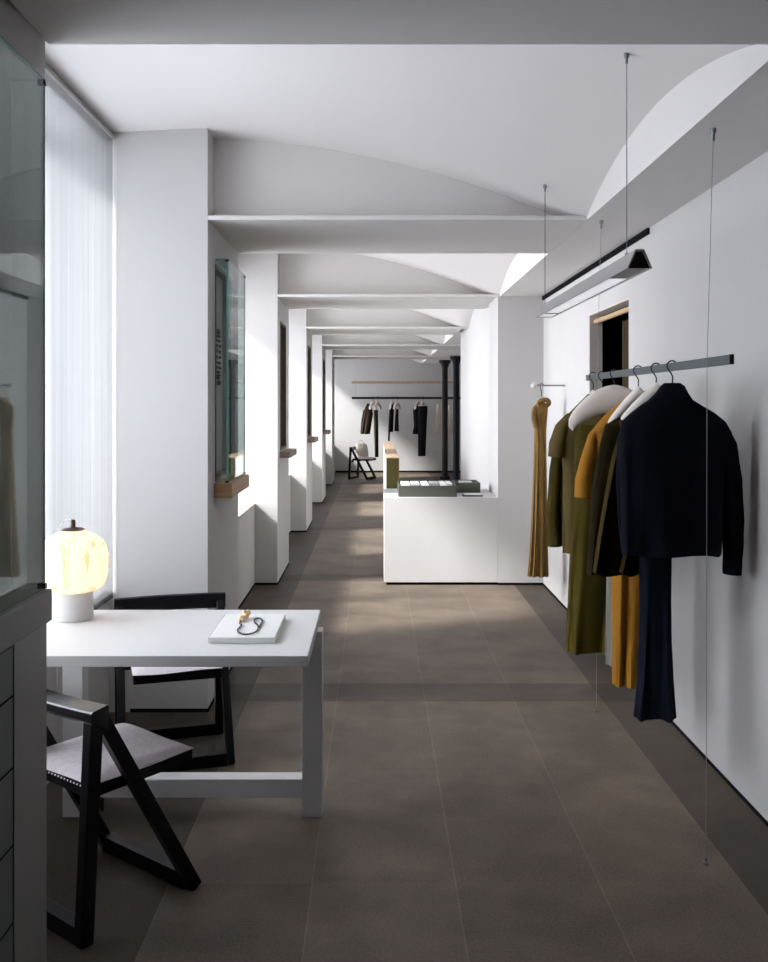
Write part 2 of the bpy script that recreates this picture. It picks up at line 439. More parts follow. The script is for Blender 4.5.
# ------------------------------------------------------------------ glass cases on the piers
def glass_case(y, full, label):
    t = thing('display_case', label, 'display case', (PXK[full], y, 1.03), 0, 'jewellery cases on the window piers')
    ya, yb = .19, .80
    MB().box(.0, .090 if full == 0 else .093, ya - .02, yb + .012, -.022 if full == 0 else (.0 if full == 1 else .018), .050 if full == 0 else .072, .003).build('shelf', [M_GREYPAINT, M_OAK, M_TAUPE, M_TAUPE, M_TAUPE][full], t)
    # lining of the niche
    z0, z1 = NZ0 - 1.03, NZ1 - 1.03
    f = MB()
    f.box(-NDEP + .001, .004, NA + .001, NA + .02, z0, z1).box(-NDEP + .001, .004, NB - .02, NB - .001, z0, z1)
    f.box(-NDEP + .001, .004, NA + .02, NB - .02, z1 - .02, z1 - .001).box(-NDEP + .001, .004, NA + .02, NB - .02, z0 + .001, z0 + .02)
    f.build('niche_frame', M_BROWNFRAME, t)
    MB().box(-NDEP + .001, -NDEP + .008, NA + .02, NB - .02, z0 + .02, z1 - .02).build('back_panel', M_BACKPANEL, t)
    gx, gz0, gz1 = (.077 if full == 0 else .071), (.052 if full == 0 else .074), 1.21
    if full > 1: return t
    for nm, bb in (('side_pane', (.004, gx - .006, ya, ya + .005)), ('side_pane', (.004, gx - .006, yb - .005, yb))):
        MB().box(*bb, gz0, gz1).build(nm, M_GLASS, t)
    fp = MB().box(gx - .005, gx, ya, yb, gz0, gz1).build('front_pane', M_GLASS, t)
    MB().box(.004, gx - .006, ya + .006, yb - .006, gz1 - .005, gz1).build('top_pane', M_GLASS, t)
    e = MB()
    e.box(gx - .009, gx + .001, ya - .001, ya + .0005, gz0, gz1 + .0005).box(.004, gx, ya - .001, ya + .005, gz1, gz1 + .004)
    e.box(gx - .005, gx + .0005, yb - .0005, yb + .001, gz0, gz1)
    e.box(gx - .003, gx + .0005, ya, yb, gz1, gz1 + .003)
    e.build('glass_edge', M_GLASSEDGE, t)
    for zz in (gz0, gz1 - .012):
        for yy in (ya - .004, yb - .006):
            MB().box(gx - .016, gx + .003, yy, yy + .014, zz, zz + .012, .002).build('corner_clip', M_DARKMETAL, fp)
    return t
case_labels = ['grey-based glass wall case on the dark pier beside the camera, reflecting a garment',
               'tall glass wall case on an oak shelf, mounted on the first pier beyond the table',
               'dark brown niche with a taupe wooden shelf in the second pier beyond the table',
               'dark brown niche with a taupe wooden shelf in the third pier beyond the table',
               'dark brown niche with a taupe wooden shelf in the fourth pier beyond the table']
for k, y in enumerate(Y0[:5]):
    glass_case(y, k, case_labels[k])
# necklace hanging in the first case beyond the table
ny = Y0[1] + .50; nx = PX - NDEP + .018
t = thing('bead_necklace', 'black bead necklace hanging inside the glass case on the first pier beyond the table', 'necklace', (nx, ny, 1.62))
b = MB()
for i in range(26):
    a = 2 * PI * i / 26
    b.lathe([(.001, -.008), (.006, -.005), (.008, 0), (.006, .005), (.001, .008)], (.002 * math.sin(i * 3), .05 * math.sin(a), .155 + .13 * math.cos(a)), 8)
b.build('bead_string', M_BLACKPLASTIC, t, True)
MB().lathe([(.001, -.015), (.012, -.01), (.015, 0), (.012, .01), (.001, .015)], (0, 0, 0), 12).build('pendant', M_BLACKPLASTIC, t, True)

# drawers built into the near pier
yd0, yd1 = Y0[0] + .2, 2.15
t = thing('drawer_unit', 'grey drawer cabinet built into the near pier under its glass case', 'drawer unit', (PXK[0], (yd0 + yd1) / 2, 0))
hh = (yd1 - yd0) / 2
f = MB().box(0, .004, -hh - .2, -hh, 0, 1.005).box(0, .004, hh, hh + .21, 0, 1.005).box(0, .004, -hh, hh, .955, 1.005)
f.build('cabinet_frame', M_GREYPAINT, t)
MB().box(0, .0006, -hh, hh, 0, .955).build('gap_shade_sheet', M_GAP, t)  # black sheet painting the shade in the joints between drawers
zs = [.002, .155, .318, .495, .672, .836, .952]
for a, b_ in zip(zs[:-1], zs[1:]):
    MB().box(.0007, .003, -hh + .006, hh - .006, a + .003, b_ - .003, .001).build('drawer', M_GREYDRAWER, t)

# ------------------------------------------------------------------ sheer curtain in the near window
ya, yb = Y0[0] + PD + .005, Y0[1] - .005
t = thing('sheer_curtain', 'floor-lit sheer white curtain drawn across the near window behind the table', 'curtain', (-1.284, (ya + yb) / 2, .56))
t['label'] = 'sheer white pleated curtain drawn across the near window behind the table'
b = MB(); n = 340
hy = (yb - ya) / 2
rows = []
for zz in (0, .05, 1.1, 2.18, 2.235):
    r = []
    for i in range(n + 1):
        yy = -hy + 2 * hy * i / n
        amp = .00025
        r.append((amp * math.sin(yy * 2 * PI / .11 + 1.2 * math.sin(yy * 7)) + .0, yy, zz))
    rows.append(r)
b.loft(rows, False, False)
b.build('fabric', M_SHEER, t, True)
MB().box(-.012, .012, -hy, hy, 2.236, 2.252).build('track', M_TRACK, t)

# ------------------------------------------------------------------ table
TX0, TX1, TY0, TY1, TZ = -1.145, -.206, 2.848, 3.49, .74
t = thing('table', 'white table with square legs and a low stretcher in the near window bay', 'table', ((TX0 + TX1) / 2, (TY0 + TY1) / 2, 0))
ox, oy = (TX0 + TX1) / 2, (TY0 + TY1) / 2
MB().box(TX0 - ox, TX1 - ox, TY0 - oy, TY1 - oy, TZ - .034, TZ, .0025).build('tabletop', M_WHITE, t)
LW = .073
for x0 in (TX1 + .010 - LW, TX0 + .005):
    yy0, yy1 = 3.418 - oy, 3.49 - oy
    b = MB().box(x0 - ox, x0 + LW - ox, yy0, yy1, 0, .676, .002)
    b.box(x0 + .02 - ox, x0 + LW - .025 - ox, yy0 + .01, yy1 - .01, .676, .706)
    b.build('leg', M_WHITE, t)
    # front legs hidden behind the pier at the left end only
b = MB().box(TX0 + .005 - ox, TX0 + .078 - ox, TY0 + .02 - oy, TY0 + .092 - oy, 0, .706, .002)
b.build('leg', M_WHITE, t)
MB().box(TX0 + .078 - ox, TX1 + .010 - LW - ox, 3.42 - oy, 3.488 - oy, .070, .138, .002).build('stretcher', M_WHITE, t)

# display board with a necklace
a0 = pt(210, 639, 3.0); 
t = thing('display_board', 'white square display board lying on the table', 'tray', (-.426, 3.16, TZ + .001))
MB().box(-.105, .105, -.17, .17, 0, .02, .002).build('board', M_CARD, t)
MB().box(-.109, -.106, -.165, .165, 0, .018).build('grey_edge', M_CARDGREY, t)
def tray_pt(x, y, z=.761 + .004):
    D = F * (CH - z) / (y - VY)
    return Vector(((x - VX) * D / F, D, z))
t = thing('cord_necklace', 'black cord necklace with a cream silk blossom lying on the white display board', 'necklace', (-.43, 3.15, .762))
loop = [(242, 620), (239, 623), (242, 625), (240, 627), (237, 630), (239, 633), (244, 634.5), (250, 634), (256, 632), (258.5, 628.5), (258, 625), (254.5, 622.5), (254, 619.5), (257, 618), (261, 618.5), (262.5, 620.5), (261, 623.5), (259.5, 627)]
P = [tray_pt(x, y) - Vector((-.43, 3.15, .762)) for x, y in loop]
# smooth the path
def smooth(P, it=2):
    for _ in range(it):
        Q = [P[0]]
        for a, c in zip(P[:-1], P[1:]):
            Q += [a * .75 + c * .25, a * .25 + c * .75]
        P = Q + [P[-1]]
    return P
MB().tube(smooth(P), .0028, 8).build('cord', M_CORD, t, True)
b = MB()
rnd = random.Random(3)
c0 = tray_pt(242.5, 620, .762) - Vector((-.43, 3.15, .762))
for i in range(9):
    a = i * 2.4; rr = .007 + .002 * (i % 3)
    cx, cy, cz = c0.x + .007 * math.cos(a) + .0008 * i, c0.y - .03 + .0085 * i, .008 + (.009 if i > 5 else 0) + .002 * (i % 2)
    b.lathe([(.001, -rr), (rr * .7, -rr * .7), (rr, 0), (rr * .7, rr * .7), (.001, rr)], (cx, cy, cz), 10)
b.build('blossom', M_BLOSSOM, t, True)

# table lamp
lx, ly = -1.078, 3.345
t = thing('table_lamp', 'glowing cream paper lantern lamp standing on the white table by the curtain', 'lamp', (lx, ly, TZ + .001))
MB().lathe([(.068, 0), (.07, .004), (.07, .098), (.066, .101)], (0, 0, 0), 40).build('base', M_WHITE, t, True)
def shade_mat():
    m, nt, out = new_mat('lantern_paper')
    N, L = nt.nodes.new, nt.links.new
    tl = N('ShaderNodeBsdfTranslucent'); df = N('ShaderNodeBsdfDiffuse'); em = N('ShaderNodeEmission')
    df.inputs[0].default_value = (.88, .80, .66, 1)
    tc = N('ShaderNodeTexCoord'); mp = N('ShaderNodeMapping'); mp.inputs['Scale'].default_value = (34, 34, 3.0)
    mp.inputs['Rotation'].default_value = (.12, -.1, 0)
    L(tc.outputs['Object'], mp.inputs[0])
    nz = N('ShaderNodeTexNoise'); nz.inputs['Scale'].default_value = 1.; nz.inputs['Detail'].default_value = 3; nz.inputs['Roughness'].default_value = .45
    L(mp.outputs[0], nz.inputs['Vector'])
    rp = N('ShaderNodeValToRGB')
    # creases where the thin cloth lies double
    e = rp.color_ramp.elements
    e[0].position = .0; e[0].color = (.95, .87, .73, 1)
    e[1].position = 1.; e[1].color = (.95, .87, .73, 1)
    for p_, c_ in ((.56, (.95, .87, .73, 1)), (.60, (.85, .58, .28, 1)), (.64, (.85, .58, .28, 1)), (.68, (.95, .87, .73, 1))):
        q = rp.color_ramp.elements.new(p_); q.color = c_
    L(nz.outputs['Fac'], rp.inputs[0]); L(rp.outputs[0], tl.inputs[0]); L(rp.outputs[0], em.inputs[0])
    em.inputs[1].default_value = .12
    m1 = N('ShaderNodeMixShader'); m1.inputs[0].default_value = .35
    L(tl.outputs[0], m1.inputs[1]); L(df.outputs[0], m1.inputs[2])
    ad = N('ShaderNodeAddShader'); L(m1.outputs[0], ad.inputs[0]); L(em.outputs[0], ad.inputs[1]); L(ad.outputs[0], out.inputs[0])
    return m
b = MB(); rings = []; n = 120
R, zc = .107, .208
prof = [(-.106, .078), (-.104, .090), (-.095, .101), (-.075, .111), (-.045, .1175), (-.01, .1205), (.02, .1185), (.045, .112), (.068, .099), (.085, .081), (.097, .060), (.104, .040), (.106, .030)]
fine = []
for (z0_, r0_), (z1_, r1_) in zip(prof[:-1], prof[1:]):
    for q in range(3):
        fine.append((z0_ + (z1_ - z0_) * q / 3, r0_ + (r1_ - r0_) * q / 3))
fine.append(prof[-1])
for z_, r_ in fine:
    ring = []
    amp_ = .0042 * min(1, r_ / .11) ** 2
    for k in range(n):
        th = 2 * PI * k / n
        fold = math.sin(11 * th + 9 * z_ + 1.5 * math.sin(3 * th)) + .5 * math.sin(27 * th - 14 * z_ + 2 * math.sin(2 * th))
        rr = r_ + amp_ * fold
        ring.append((rr * math.cos(th), rr * math.sin(th), zc + z_))
    rings.append(ring)
b.loft(rings, False)
M_SHADE = shade_mat()
b.build('lamp_shade', M_SHADE, t, True)
MB().lathe([(.002, 0), (.039, .001), (.040, .004), (.030, .008), (.012, .010), (.009, .012), (.0085, .034), (.006, .038), (.001, .038)], (0, 0, zc + R * .985), 32).build('cap', M_CAP, t, True)
MB().tube(smooth([Vector(v) for v in ((0, 0, zc + R + .03), (-.02, .005, zc + R + .04), (-.05, .02, zc + R + .02), (-.085, .06, zc + R - .05), (-.11, .12, zc + .02), (-.105, .143, -.2), (-.10, .15, -.55))]), .002, 6).build('cord', M_CARDGREY, t, True)
lt = bpy.data.lights.new('lamp_bulb', 'POINT'); lt.energy = .30; lt.color = (1.0, .82, .60); lt.shadow_soft_size = .035
lo = bpy.data.objects.new('lamp_bulb', lt); C.objects.link(lo); lo.location = (lx, ly, TZ + zc)

# ------------------------------------------------------------------ folding chairs
def make_chair(label, loc, rz, studs=True):
    t = thing('folding_chair', label, 'chair', loc, rz, 'black folding chairs with padded seats')
    W = .22; T = .036
    AP = (.045, .60)
    # rear frame: two uprights and a floor bar
    for s in (-1, 1):
        MB().bar((s * W, 0, 0), (s * W, .032, .612), T, .042, (0, 1, 0)).build('leg', M_BLACK, t)
        MB().bar((s * (W - .002), .40, 0.003), (s * (W - .001), .056, .612), T - .004, .042, (0, 1, 0)).build('leg', M_BLACK, t)
    MB().bar((-W + .018, .003, .026), (W - .018, .003, .026), .044, .05).build('stretcher', M_BLACK, t)
    MB().bar((-W + .018, .385, .026), (W - .018, .385, .026), .044, .05).build('stretcher', M_BLACK, t)
    # back rail, gently bowed
    b = MB(); rings = []
    for i in range(17):
        u = -1 + 2 * i / 16
        x = u * (W + T / 2 + .004); y = .038 - .022 * (1 - u * u)
        rings.append([(x, y - .024, .616), (x, y + .026, .586), (x, y + .030, .590), (x, y + .030, .650), (x, y + .026, .655), (x, y - .024, .646), (x, y - .028, .642), (x, y - .028, .621)])
    b.loft(rings)
    b.build('backrest', M_SATIN, t)
    # seat frame and pad
    sw = .178
    sf = MB().box(-sw, sw, .05, .43, .375, .415, .004).build('seat_frame', M_BLACK, t)
    b = MB(); bm = b.bm; n = 16; G = []
    for j in range(n + 1):
        row = []
        for i in range(n + 1):
            u, v = -1 + 2 * i / n, -1 + 2 * j / n
            e = max(0, 1 - u ** 6) ** .5 * max(0, 1 - v ** 6) ** .5
            row.append(bm.verts.new((u * (sw + .002), .24 + v * .193, .414 + .024 * e + .003 * math.cos(3 * u + 2 * v))))
        G.append(row)
    for j in range(n):
        for i in range(n):
            bm.faces.new((G[j][i], G[j][i + 1], G[j + 1][i + 1], G[j + 1][i]))
    bo = [G[0][i] for i in range(n + 1)] + [G[j][n] for j in range(1, n + 1)] + [G[n][i] for i in range(n - 1, -1, -1)] + [G[j][0] for j in range(n - 1, 0, -1)]
    bm.faces.new(bo)
    b.build('seat_pad', M_SEAT, t, True)
    if studs:
        b = MB()
        for i in range(22):
            x = -sw + .012 + (2 * sw - .024) * i / 21
            b.lathe([(.001, -.0035), (.003, -.002), (.0035, 0), (.003, .002), (.001, .0035)], (x, .049, .405), 8)
        b.build('nail_trim', M_NAIL, sf, True)
    for s in (-1, 1):
        MB().tube([(s * .178, .055, .352), (s * (W - .01), .055, .352)], .006, 8).build('pivot_bolt', M_BRASS, sf)
        MB().box(*sorted((s * .165, s * .203)), .03, .08, .342, .378, .002).build('bracket', M_BLACK, sf)
    return t
ch = make_chair('black folding chair with a mauve-grey seat pad in front of the table, seen from behind', (-.985, 2.748, 0), math.radians(-38.3))
ch2 = copy_tree(ch); ch2.location = (-.93, 4.235, 0); ch2.rotation_euler = (0, 0, math.radians(197))
ch2['label'] = 'black folding chair tucked behind the table, its back rail against the first pier'
ch3 = copy_tree(ch); ch3.location = (-.46, 19.2, 0); ch3.rotation_euler = (0, 0, math.radians(-112))
ch3['label'] = 'small far black folding chair near the end wall with a cream bag on it'
# bag on the far chair
t = thing('tote_bag', 'cream cloth bag lying on the far folding chair by the end wall', 'bag', (-.27, 19.12, .445), math.radians(-25))
b = MB(); rings = []
for z, w, d in ((0, .12, .035), (.02, .13, .05), (.12, .135, .055), (.24, .125, .035), (.275, .115, .012)):
    rings.append([(w * math.copysign(abs(math.cos(a)) ** .6, math.cos(a)), d * math.sin(a) - z * .25, z) for a in (2 * PI * k / 28 for k in range(28))])
b.loft(rings).build('bag_body', M_CREAMCLOTH, t, True)
MB().tube([(-.05, -.07, .27), (-.045, -.085, .32), (0, -.09, .34), (.045, -.085, .32), (.05, -.07, .27)], .006, 8).build('handle', M_CREAMCLOTH, t, True)

# ------------------------------------------------------------------ counter and things on it
CX, CZ, CY0, CY1 = .067, .73, 7.83, 8.66
t = thing('counter', 'white block counter projecting from the right-hand pier into the aisle', 'counter', ((CX + 1.016) / 2, 8.2, 0))
ox, oy = (CX + 1.016) / 2, 8.2
MB().box(CX - ox, 1.0158 - ox, CY0 - oy, CY1 - oy, .022, CZ, .003).build('counter_body', M_COUNTER, t)
MB().box(CX + .02 - ox, 1.0155 - ox, CY0 + .012 - oy, CY1 - .02 - oy, 0, .022).build('plinth', M_GAP, t)
def tray_box(name, label, x0, x1, y0, y1, z0, h):
    t = thing(name, label, 'display box', ((x0 + x1) / 2, (y0 + y1) / 2, z0), 0, 'grey felt display boxes on the counter')
    w, d_ = (x1 - x0) / 2, (y1 - y0) / 2
    b = MB().box(-w, w, -d_, d_, 0, h - .02)
    b.build('box_body', M_TRAYGREY, t)
    r = MB().box(-w, w, -d_, -d_ + .012, h - .02, h).box(-w, w, d_ - .012, d_, h - .02, h).box(-w, -w + .012, -d_ + .012, d_ - .012, h - .02, h).box(w - .012, w, -d_ + .012, d_ - .012, h - .02, h)
    r.build('rim', M_TRAYGREY, t)
    return t
tray_box('display_box', 'long grey-green display box of white cards on the white counter front', .19, .677, 7.87, 8.38, CZ + .001, .092)
tray_box('display_box', 'shorter grey-green display box behind the long one on the white counter', .70, .915, 8.24, 8.60, CZ + .001, .085)
zc_ = CZ + .001 + .072 + .001
cards = [(.215, .29, 7.93, 8.34, M_CARD, 'white card at the left end of the long grey display box'),
         (.300, .375, 7.95, 8.12, M_CARDGREY, 'grey card second from the left in the long grey display box'),
         (.300, .375, 8.15, 8.34, M_CARD, 'white card behind the grey card in the long grey display box'),
         (.390, .45, 7.93, 8.34, M_CARD, 'narrow white card in the middle of the long grey display box'),
         (.462, .54, 8.10, 8.34, M_CARDGREY, 'pale grey card right of the middle of the long grey display box'),
         (.552, .60, 7.93, 8.34, M_CARD, 'white card near the right end of the long grey display box'),
         (.61, .655, 8.05, 8.34, M_CARD, 'last white card at the right end of the long grey display box')]
for x0, x1, y0, y1, m_, lab in cards:
    w, d_ = (x1 - x0) / 2, (y1 - y0) / 2
    o = MB().box(-w, w, -d_, d_, 0, .022, .001).build('display_card', m_, None, False, ((x0 + x1) / 2, (y0 + y1) / 2, zc_))
    tag(o, lab, 'card', 'cards in the long display box')
o = MB().box(-.055, .055, -.07, .07, 0, .020, .001).build('display_card', M_CARDGREY, None, False, (.80, 8.42, CZ + .001 + .065 + .001))
tag(o, 'single grey card in the shorter display box on the counter', 'card')
t = thing('tablet_stand', 'small flat black tablet with white top lying at the counter edge', 'tablet', (.815, 7.945, CZ + .001))
MB().box(-.082, .082, -.055, .055, 0, .012, .002).build('tablet_body', M_BLACKPLASTIC, t)
MB().box(-.074, .074, -.048, .048, .0125, .0185, .001).build('paper_pad', M_CARD, t)
t.name = 'tablet'

# wood topped plinth in the aisle beyond
t = thing('low_partition', 'long narrow wood-topped olive partition standing in the aisle beyond the counter', 'partition', (.19, 12.8, 0))
MB().box(-.072, .072, -1.95, 2.0, 0, .885).build('core', M_WHITE, t)
MB().box(-.075, .075, -1.962, 2.0, .886, .902, .002).build('wooden_top', M_OAKRAW, t)
MB().box(-.072, .072, -1.962, -1.951, 0, .885).build('front_panel', M_OLIVEWOOD, t)
MB().box(.0725, .078, -1.962, 2.0, 0, .885).build('side_panel', M_OLIVESIDE, t)

# ------------------------------------------------------------------ clothes rail, cables, hangers
RX, RZ = 1.09, 1.64
t = thing('clothes_rail', 'long blue-grey clothes rail hung on cables along the right wall', 'clothes rail', (RX, 3.87, RZ))
MB().box(-.006, .006, -.985, .985, -.015, .015, .001).build('bar', M_RAIL, t)
MB().box(-.0065, .0065, -.992, -.985, -.0155, .0155).build('end_cap', M_DARKMETAL, t)
for y, xt in ((3.07, .012), (4.60, .012)):
    yy = y - 3.87
    MB().tube([(xt, yy, SOF - RZ - .002), (-.007 - .002, yy, 0), (-.012, yy, .002 - RZ)], .001, 6).build('cable', M_CABLE, t)
    MB().lathe([(.009, 0), (.009, -.012), (.005, -.018), (.005, -.04), (.002, -.042)], (xt, yy, SOF - RZ - .001), 12).build('ceiling_anchor', M_METAL, t, True)
    MB().lathe([(.010, .0), (.010, .006), (.004, .010), (.004, .02), (.002, .021)], (-.012, yy, .001 - RZ), 12).build('floor_anchor', M_METAL, t, True)

def hook_path(r=.017, drop=.075):
    """hook over the rail in the local XZ plane, the rail at the origin"""
    P = []
    for i in range(15):
        a = math.radians(-35 + 250 * i / 14)
        P.append((r * math.cos(a), 0, .0 + r * math.sin(a) + .004))
    P.append((-.004, 0, -r * 1.25)); P.append((.002, 0, -.035)); P.append((.0, 0, -drop))
    return P
def hanger(D, label, cx=0., half=.145, rz=RZ, x=RX, drop=.066, hz0=.030, rnd_=False, group='padded white hangers on the right-hand rail', mat_=None, tilt=0., cover=True):
    t = thing('coat_hanger', label, 'hanger', (x + 0., D, rz), tilt, group)
    MB().tube(hook_path(.019, drop), .0026, 7).build('hook', M_DARKMETAL, t, True)
    b = MB(); rings = []
    for i in range(25):
        u = -1 + 2 * i / 24
        sag = (.02 * abs(u) + .118 * abs(u) ** 2.2) if rnd_ else (.11 * abs(u) + .03 * u * u)
        hz = hz0 * (1 - .35 * abs(u) ** 2) * (1 if abs(u) < .97 else .5)
        dy = .028 * (1 - .45 * abs(u) ** 3) * (1 if abs(u) < .97 else .6)
        rings.append([(u * half + cx, dy * math.sin(a), -drop - hz * .6 - sag + hz * math.cos(a)) for a in (2 * PI * k / 16 for k in range(16))])
    b.loft(rings).build('padded_bar', mat_ or M_HANGER, t, True)
    return t

def body_rings(rows, D, th, folds=9, amp=.010, seed=0, n=72, flat=.75, off=0.):
    """rows: (y_px, xL_px, xR_px[, thickness factor]) read at depth D"""
    rnd = random.Random(seed); ph = rnd.random() * 6; ph2 = rnd.random() * 6
    rings = []
    ytop, ybot = rows[0][0], rows[-1][0]
    for r in rows:
        y, xl, xr = r[:3]; tf = r[3] if len(r) > 3 else 1.
        X0, Z = pt(xl, y, D); X1, _ = pt(xr, y, D)
        cx, hw = (X0 + X1) / 2, (X1 - X0) / 2
        f = ((y - ytop) / max(1, ybot - ytop)) ** 1.2
        ring = []
        for k in range(n):
            a = 2 * PI * k / n
            ca, sa = math.cos(a), math.sin(a)
            px_ = hw * math.copysign(abs(ca) ** flat, ca)
            py_ = th * tf * math.copysign(abs(sa) ** .8, sa)
            wv = math.sin(folds * a + ph + .6 * math.sin(y * .03)) + .5 * math.sin((folds * 1.9) * a + ph2 + y * .011)
            ring.append((cx + px_ + .25 * amp * f * wv * abs(sa), D + off + py_ + amp * f * wv * (.3 + .7 * abs(sa)), Z + (.002 * f * math.sin(folds * a + ph) if r is rows[-1] else 0)))
        rings.append(ring)
    return rings
def densify(rows, step=9):
    out = []
    for a, b in zip(rows[:-1], rows[1:]):
        a4 = list(a) + [1.] * (4 - len(a)); b4 = list(b) + [1.] * (4 - len(b))
        n = max(1, int(abs(b[0] - a[0]) / step))
        for i in range(n):
            u = i / n
            out.append(tuple(a4[j] + (b4[j] - a4[j]) * u for j in range(4)))
    l = list(rows[-1]); out.append(tuple(l + [1.] * (4 - len(l))))
    return out
def garment(name, label, cat, rows, D, m, th=.05, folds=8, amp=.01, seed=1, group=None, sleeves=(), off=0., step=9):
    xs = (min(r[1] for r in rows) + max(r[2] for r in rows)) / 2
    X, _ = pt(xs, 400, D); _, Zb = pt(0, rows[-1][0], D)
    t = thing(name, label, cat, (X, D, Zb), 0, group)
    mv = Vector((X, D, Zb))
    rr = body_rings(densify(rows, step), D, th, folds, amp, seed, off=off)
    MB().loft([[tuple(Vector(p) - mv) for p in r] for r in rr]).build('body', m, t, True)
    for sl in sleeves:
        path, rad, mm = sl[:3]; dy = sl[3] if len(sl) > 3 else 0
        P = []; Rr = []
        for (x, y), r in zip(path, rad):
            Xp, Zp = pt(x, y, D); P.append(Vector((Xp, D + dy, Zp)) - mv); Rr.append((r * D / F, r * D / F * .8))
        P2, R2 = [], []
        for i in range(len(P) - 1):
            for q in range(4):
                u = q / 4; P2.append(P[i].lerp(P[i + 1], u)); w_ = 1 + .015 * math.sin((i * 4 + q) * 1.7)
                R2.append(tuple((Rr[i][c] + (Rr[i + 1][c] - Rr[i][c]) * u) * w_ for c in (0, 1)))
        P2.append(P[-1]); R2.append(Rr[-1])
        MB().tube(P2, R2, 20).build('sleeve', mm, t, True)
    return t

GR = 'clothes on the right-hand rail'
# 1 navy jacket
garment('jacket', 'short navy blue high-necked jacket, nearest garment on the right-hand rail', 'jacket',
        [(383, 664.5, 679.5, .45), (386, 661, 684, .55), (393, 656, 687.5, .65), (400, 649, 692, .8), (406, 640, 702, .9), (413, 631, 714, 1), (421, 622.5, 724, 1.05), (432, 620, 731, 1.1), (447, 619.5, 733, 1.1), (470, 620.5, 726, 1.1), (500, 621.5, 723, 1.1), (535, 622, 721.5, 1.1), (554, 622.5, 721, 1.1)],
        3.46, M_NAVY,   .062, 6, .014, 11, GR,
        sleeves=[([(706, 416), (717, 427), (725, 446), (730, 480), (733, 520), (733, 548), (732, 574)], [6, 12, 14, 14, 13, 12, 11], M_NAVY),
                 ([(634, 421), (628, 440), (627, 480), (629, 520), (632, 550)], [8, 9, 9, 9, 9], M_NAVY, .05)])
hanger(3.46, 'white padded hanger carrying the navy jacket, nearest on the rail', half=.14, drop=.09)
# 2 navy trousers
garment('trousers', 'wide flared navy trousers hanging below the navy jacket', 'trousers',
        [(556, 640, 671), (600, 640, 670.5), (640, 639.5, 671), (680, 637.5, 673), (717, 634, 676)], 3.56, M_NAVYT, .045, 5, .016, 5, GR)
# 3 dark coat
t = garment('coat', 'dark brown wrap coat with olive lapel edges, second garment on the rail', 'coat',
        [(399, 653, 664, .5), (406, 641, 676, .7), (413, 628, 690, .9), (418, 617, 690, 1), (425, 605.5, 690, 1), (445, 600, 686, 1), (489, 592.5, 672, 1), (530, 590, 655, 1), (574, 587, 638, 1)], 3.68, M_COAT, .05, 7, .012, 23, GR)
mv = Vector(t.location)
for path in ([(628, 417), (619, 430), (611, 452), (604, 490), (597, 530), (591, 570)], [(617, 420), (621, 440), (624, 470), (626, 505), (624, 540), (617, 570)]):
    P = []
    for x, y in path:
        Xp, Zp = pt(x, y, 3.68); P.append(Vector((Xp, 3.68 - .056, Zp)) - mv)
    MB().tube(smooth(P), [(.026, .005)] * (len(smooth(P))), 10).build('lapel', M_LAPEL, t, True)
hanger(3.66, 'white padded hanger carrying the dark brown coat, second on the rail', hz0=.036)
# 4 mustard dress
garment('dress', 'long mustard yellow short-sleeved dress, between the brown coat and the olive dress', 'dress',
        [(391, 633, 645, .6), (396, 628, 648, .75), (404, 618, 654, .9), (414, 606, 664, .95), (424, 597, 674, 1), (432, 592, 678, 1), (470, 600, 670, .9), (520, 606, 660, .9), (553, 611, 650), (600, 612, 646), (684, 612.5, 642.5)], 3.95, M_MUSTARD, .05, 6, .016, 31, GR,
        sleeves=[([(601, 426), (593, 436), (587, 460), (583, 480), (582.5, 497)], [5, 6, 8, 9.5, 10], M_MUSTARD), ([(668, 428), (676, 440), (680, 460), (684, 495)], [8, 9, 10, 10], M_MUSTARD)])
hanger(3.91, 'white padded hanger carrying the mustard dress, third on the rail', half=.125, drop=.072)
# 5 grey slip
garment('slip', 'thin grey slip seen as a sliver behind the mustard dress', 'slip',
        [(480, 610, 640), (560, 607, 640), (664, 605.5, 636)], 4.12, M_GREYCLOTH, .03, 7, .01, 8, GR)
# 6 olive dress
garment('dress', 'long dark olive green dress hanging behind the mustard one', 'dress',
        [(425, 577, 634, .8), (434, 575, 636), (460, 574, 632), (500, 574, 628), (551, 570, 622), (600, 568, 616), (651, 565.5, 612)], 4.30, M_OLIVE, .055, 5, .014, 44, GR)
hanger(4.30, 'broad white padded hanger showing above the olive dress on the rail', half=.207, drop=.072, hz0=.062, rnd_=True)
# 7 khaki dress
garment('dress', 'khaki dress with cap sleeves, second from the far end of the rail', 'dress',
        [(393, 592, 612, .5), (402, 582, 622, .7), (412, 570, 634, .9), (424, 561, 640, 1), (440, 560, 642, 1), (470, 563, 640), (520, 563, 638), (553, 562.5, 636)], 4.53, M_KHAKI, .045, 6, .010, 52, GR,
        sleeves=[([(571, 416), (562, 428), (557, 444), (556, 457)], [6, 9, 10, 10], M_KHAKI)])
hanger(4.53, 'white padded hanger carrying the khaki dress on the rail', half=.13, drop=.075)
# 8 moss jacket
garment('jacket', 'dark moss green jacket, farthest garment on the right-hand rail', 'jacket',
        [(394, 588, 606, .5), (404, 578, 616, .7), (416, 566, 630, .9), (430, 558, 636, 1), (470, 558, 634), (545, 560, 632)], 4.72, M_MOSS, .05, 6, .01, 61, GR,
        sleeves=[([(572, 420), (561, 436), (556, 470), (553, 510), (554.5, 546)], [6, 8, 8, 8, 8.5], M_MOSS)])
hanger(4.72, 'white padded hanger carrying the moss jacket at the far end of the rail', half=.13, drop=.075)

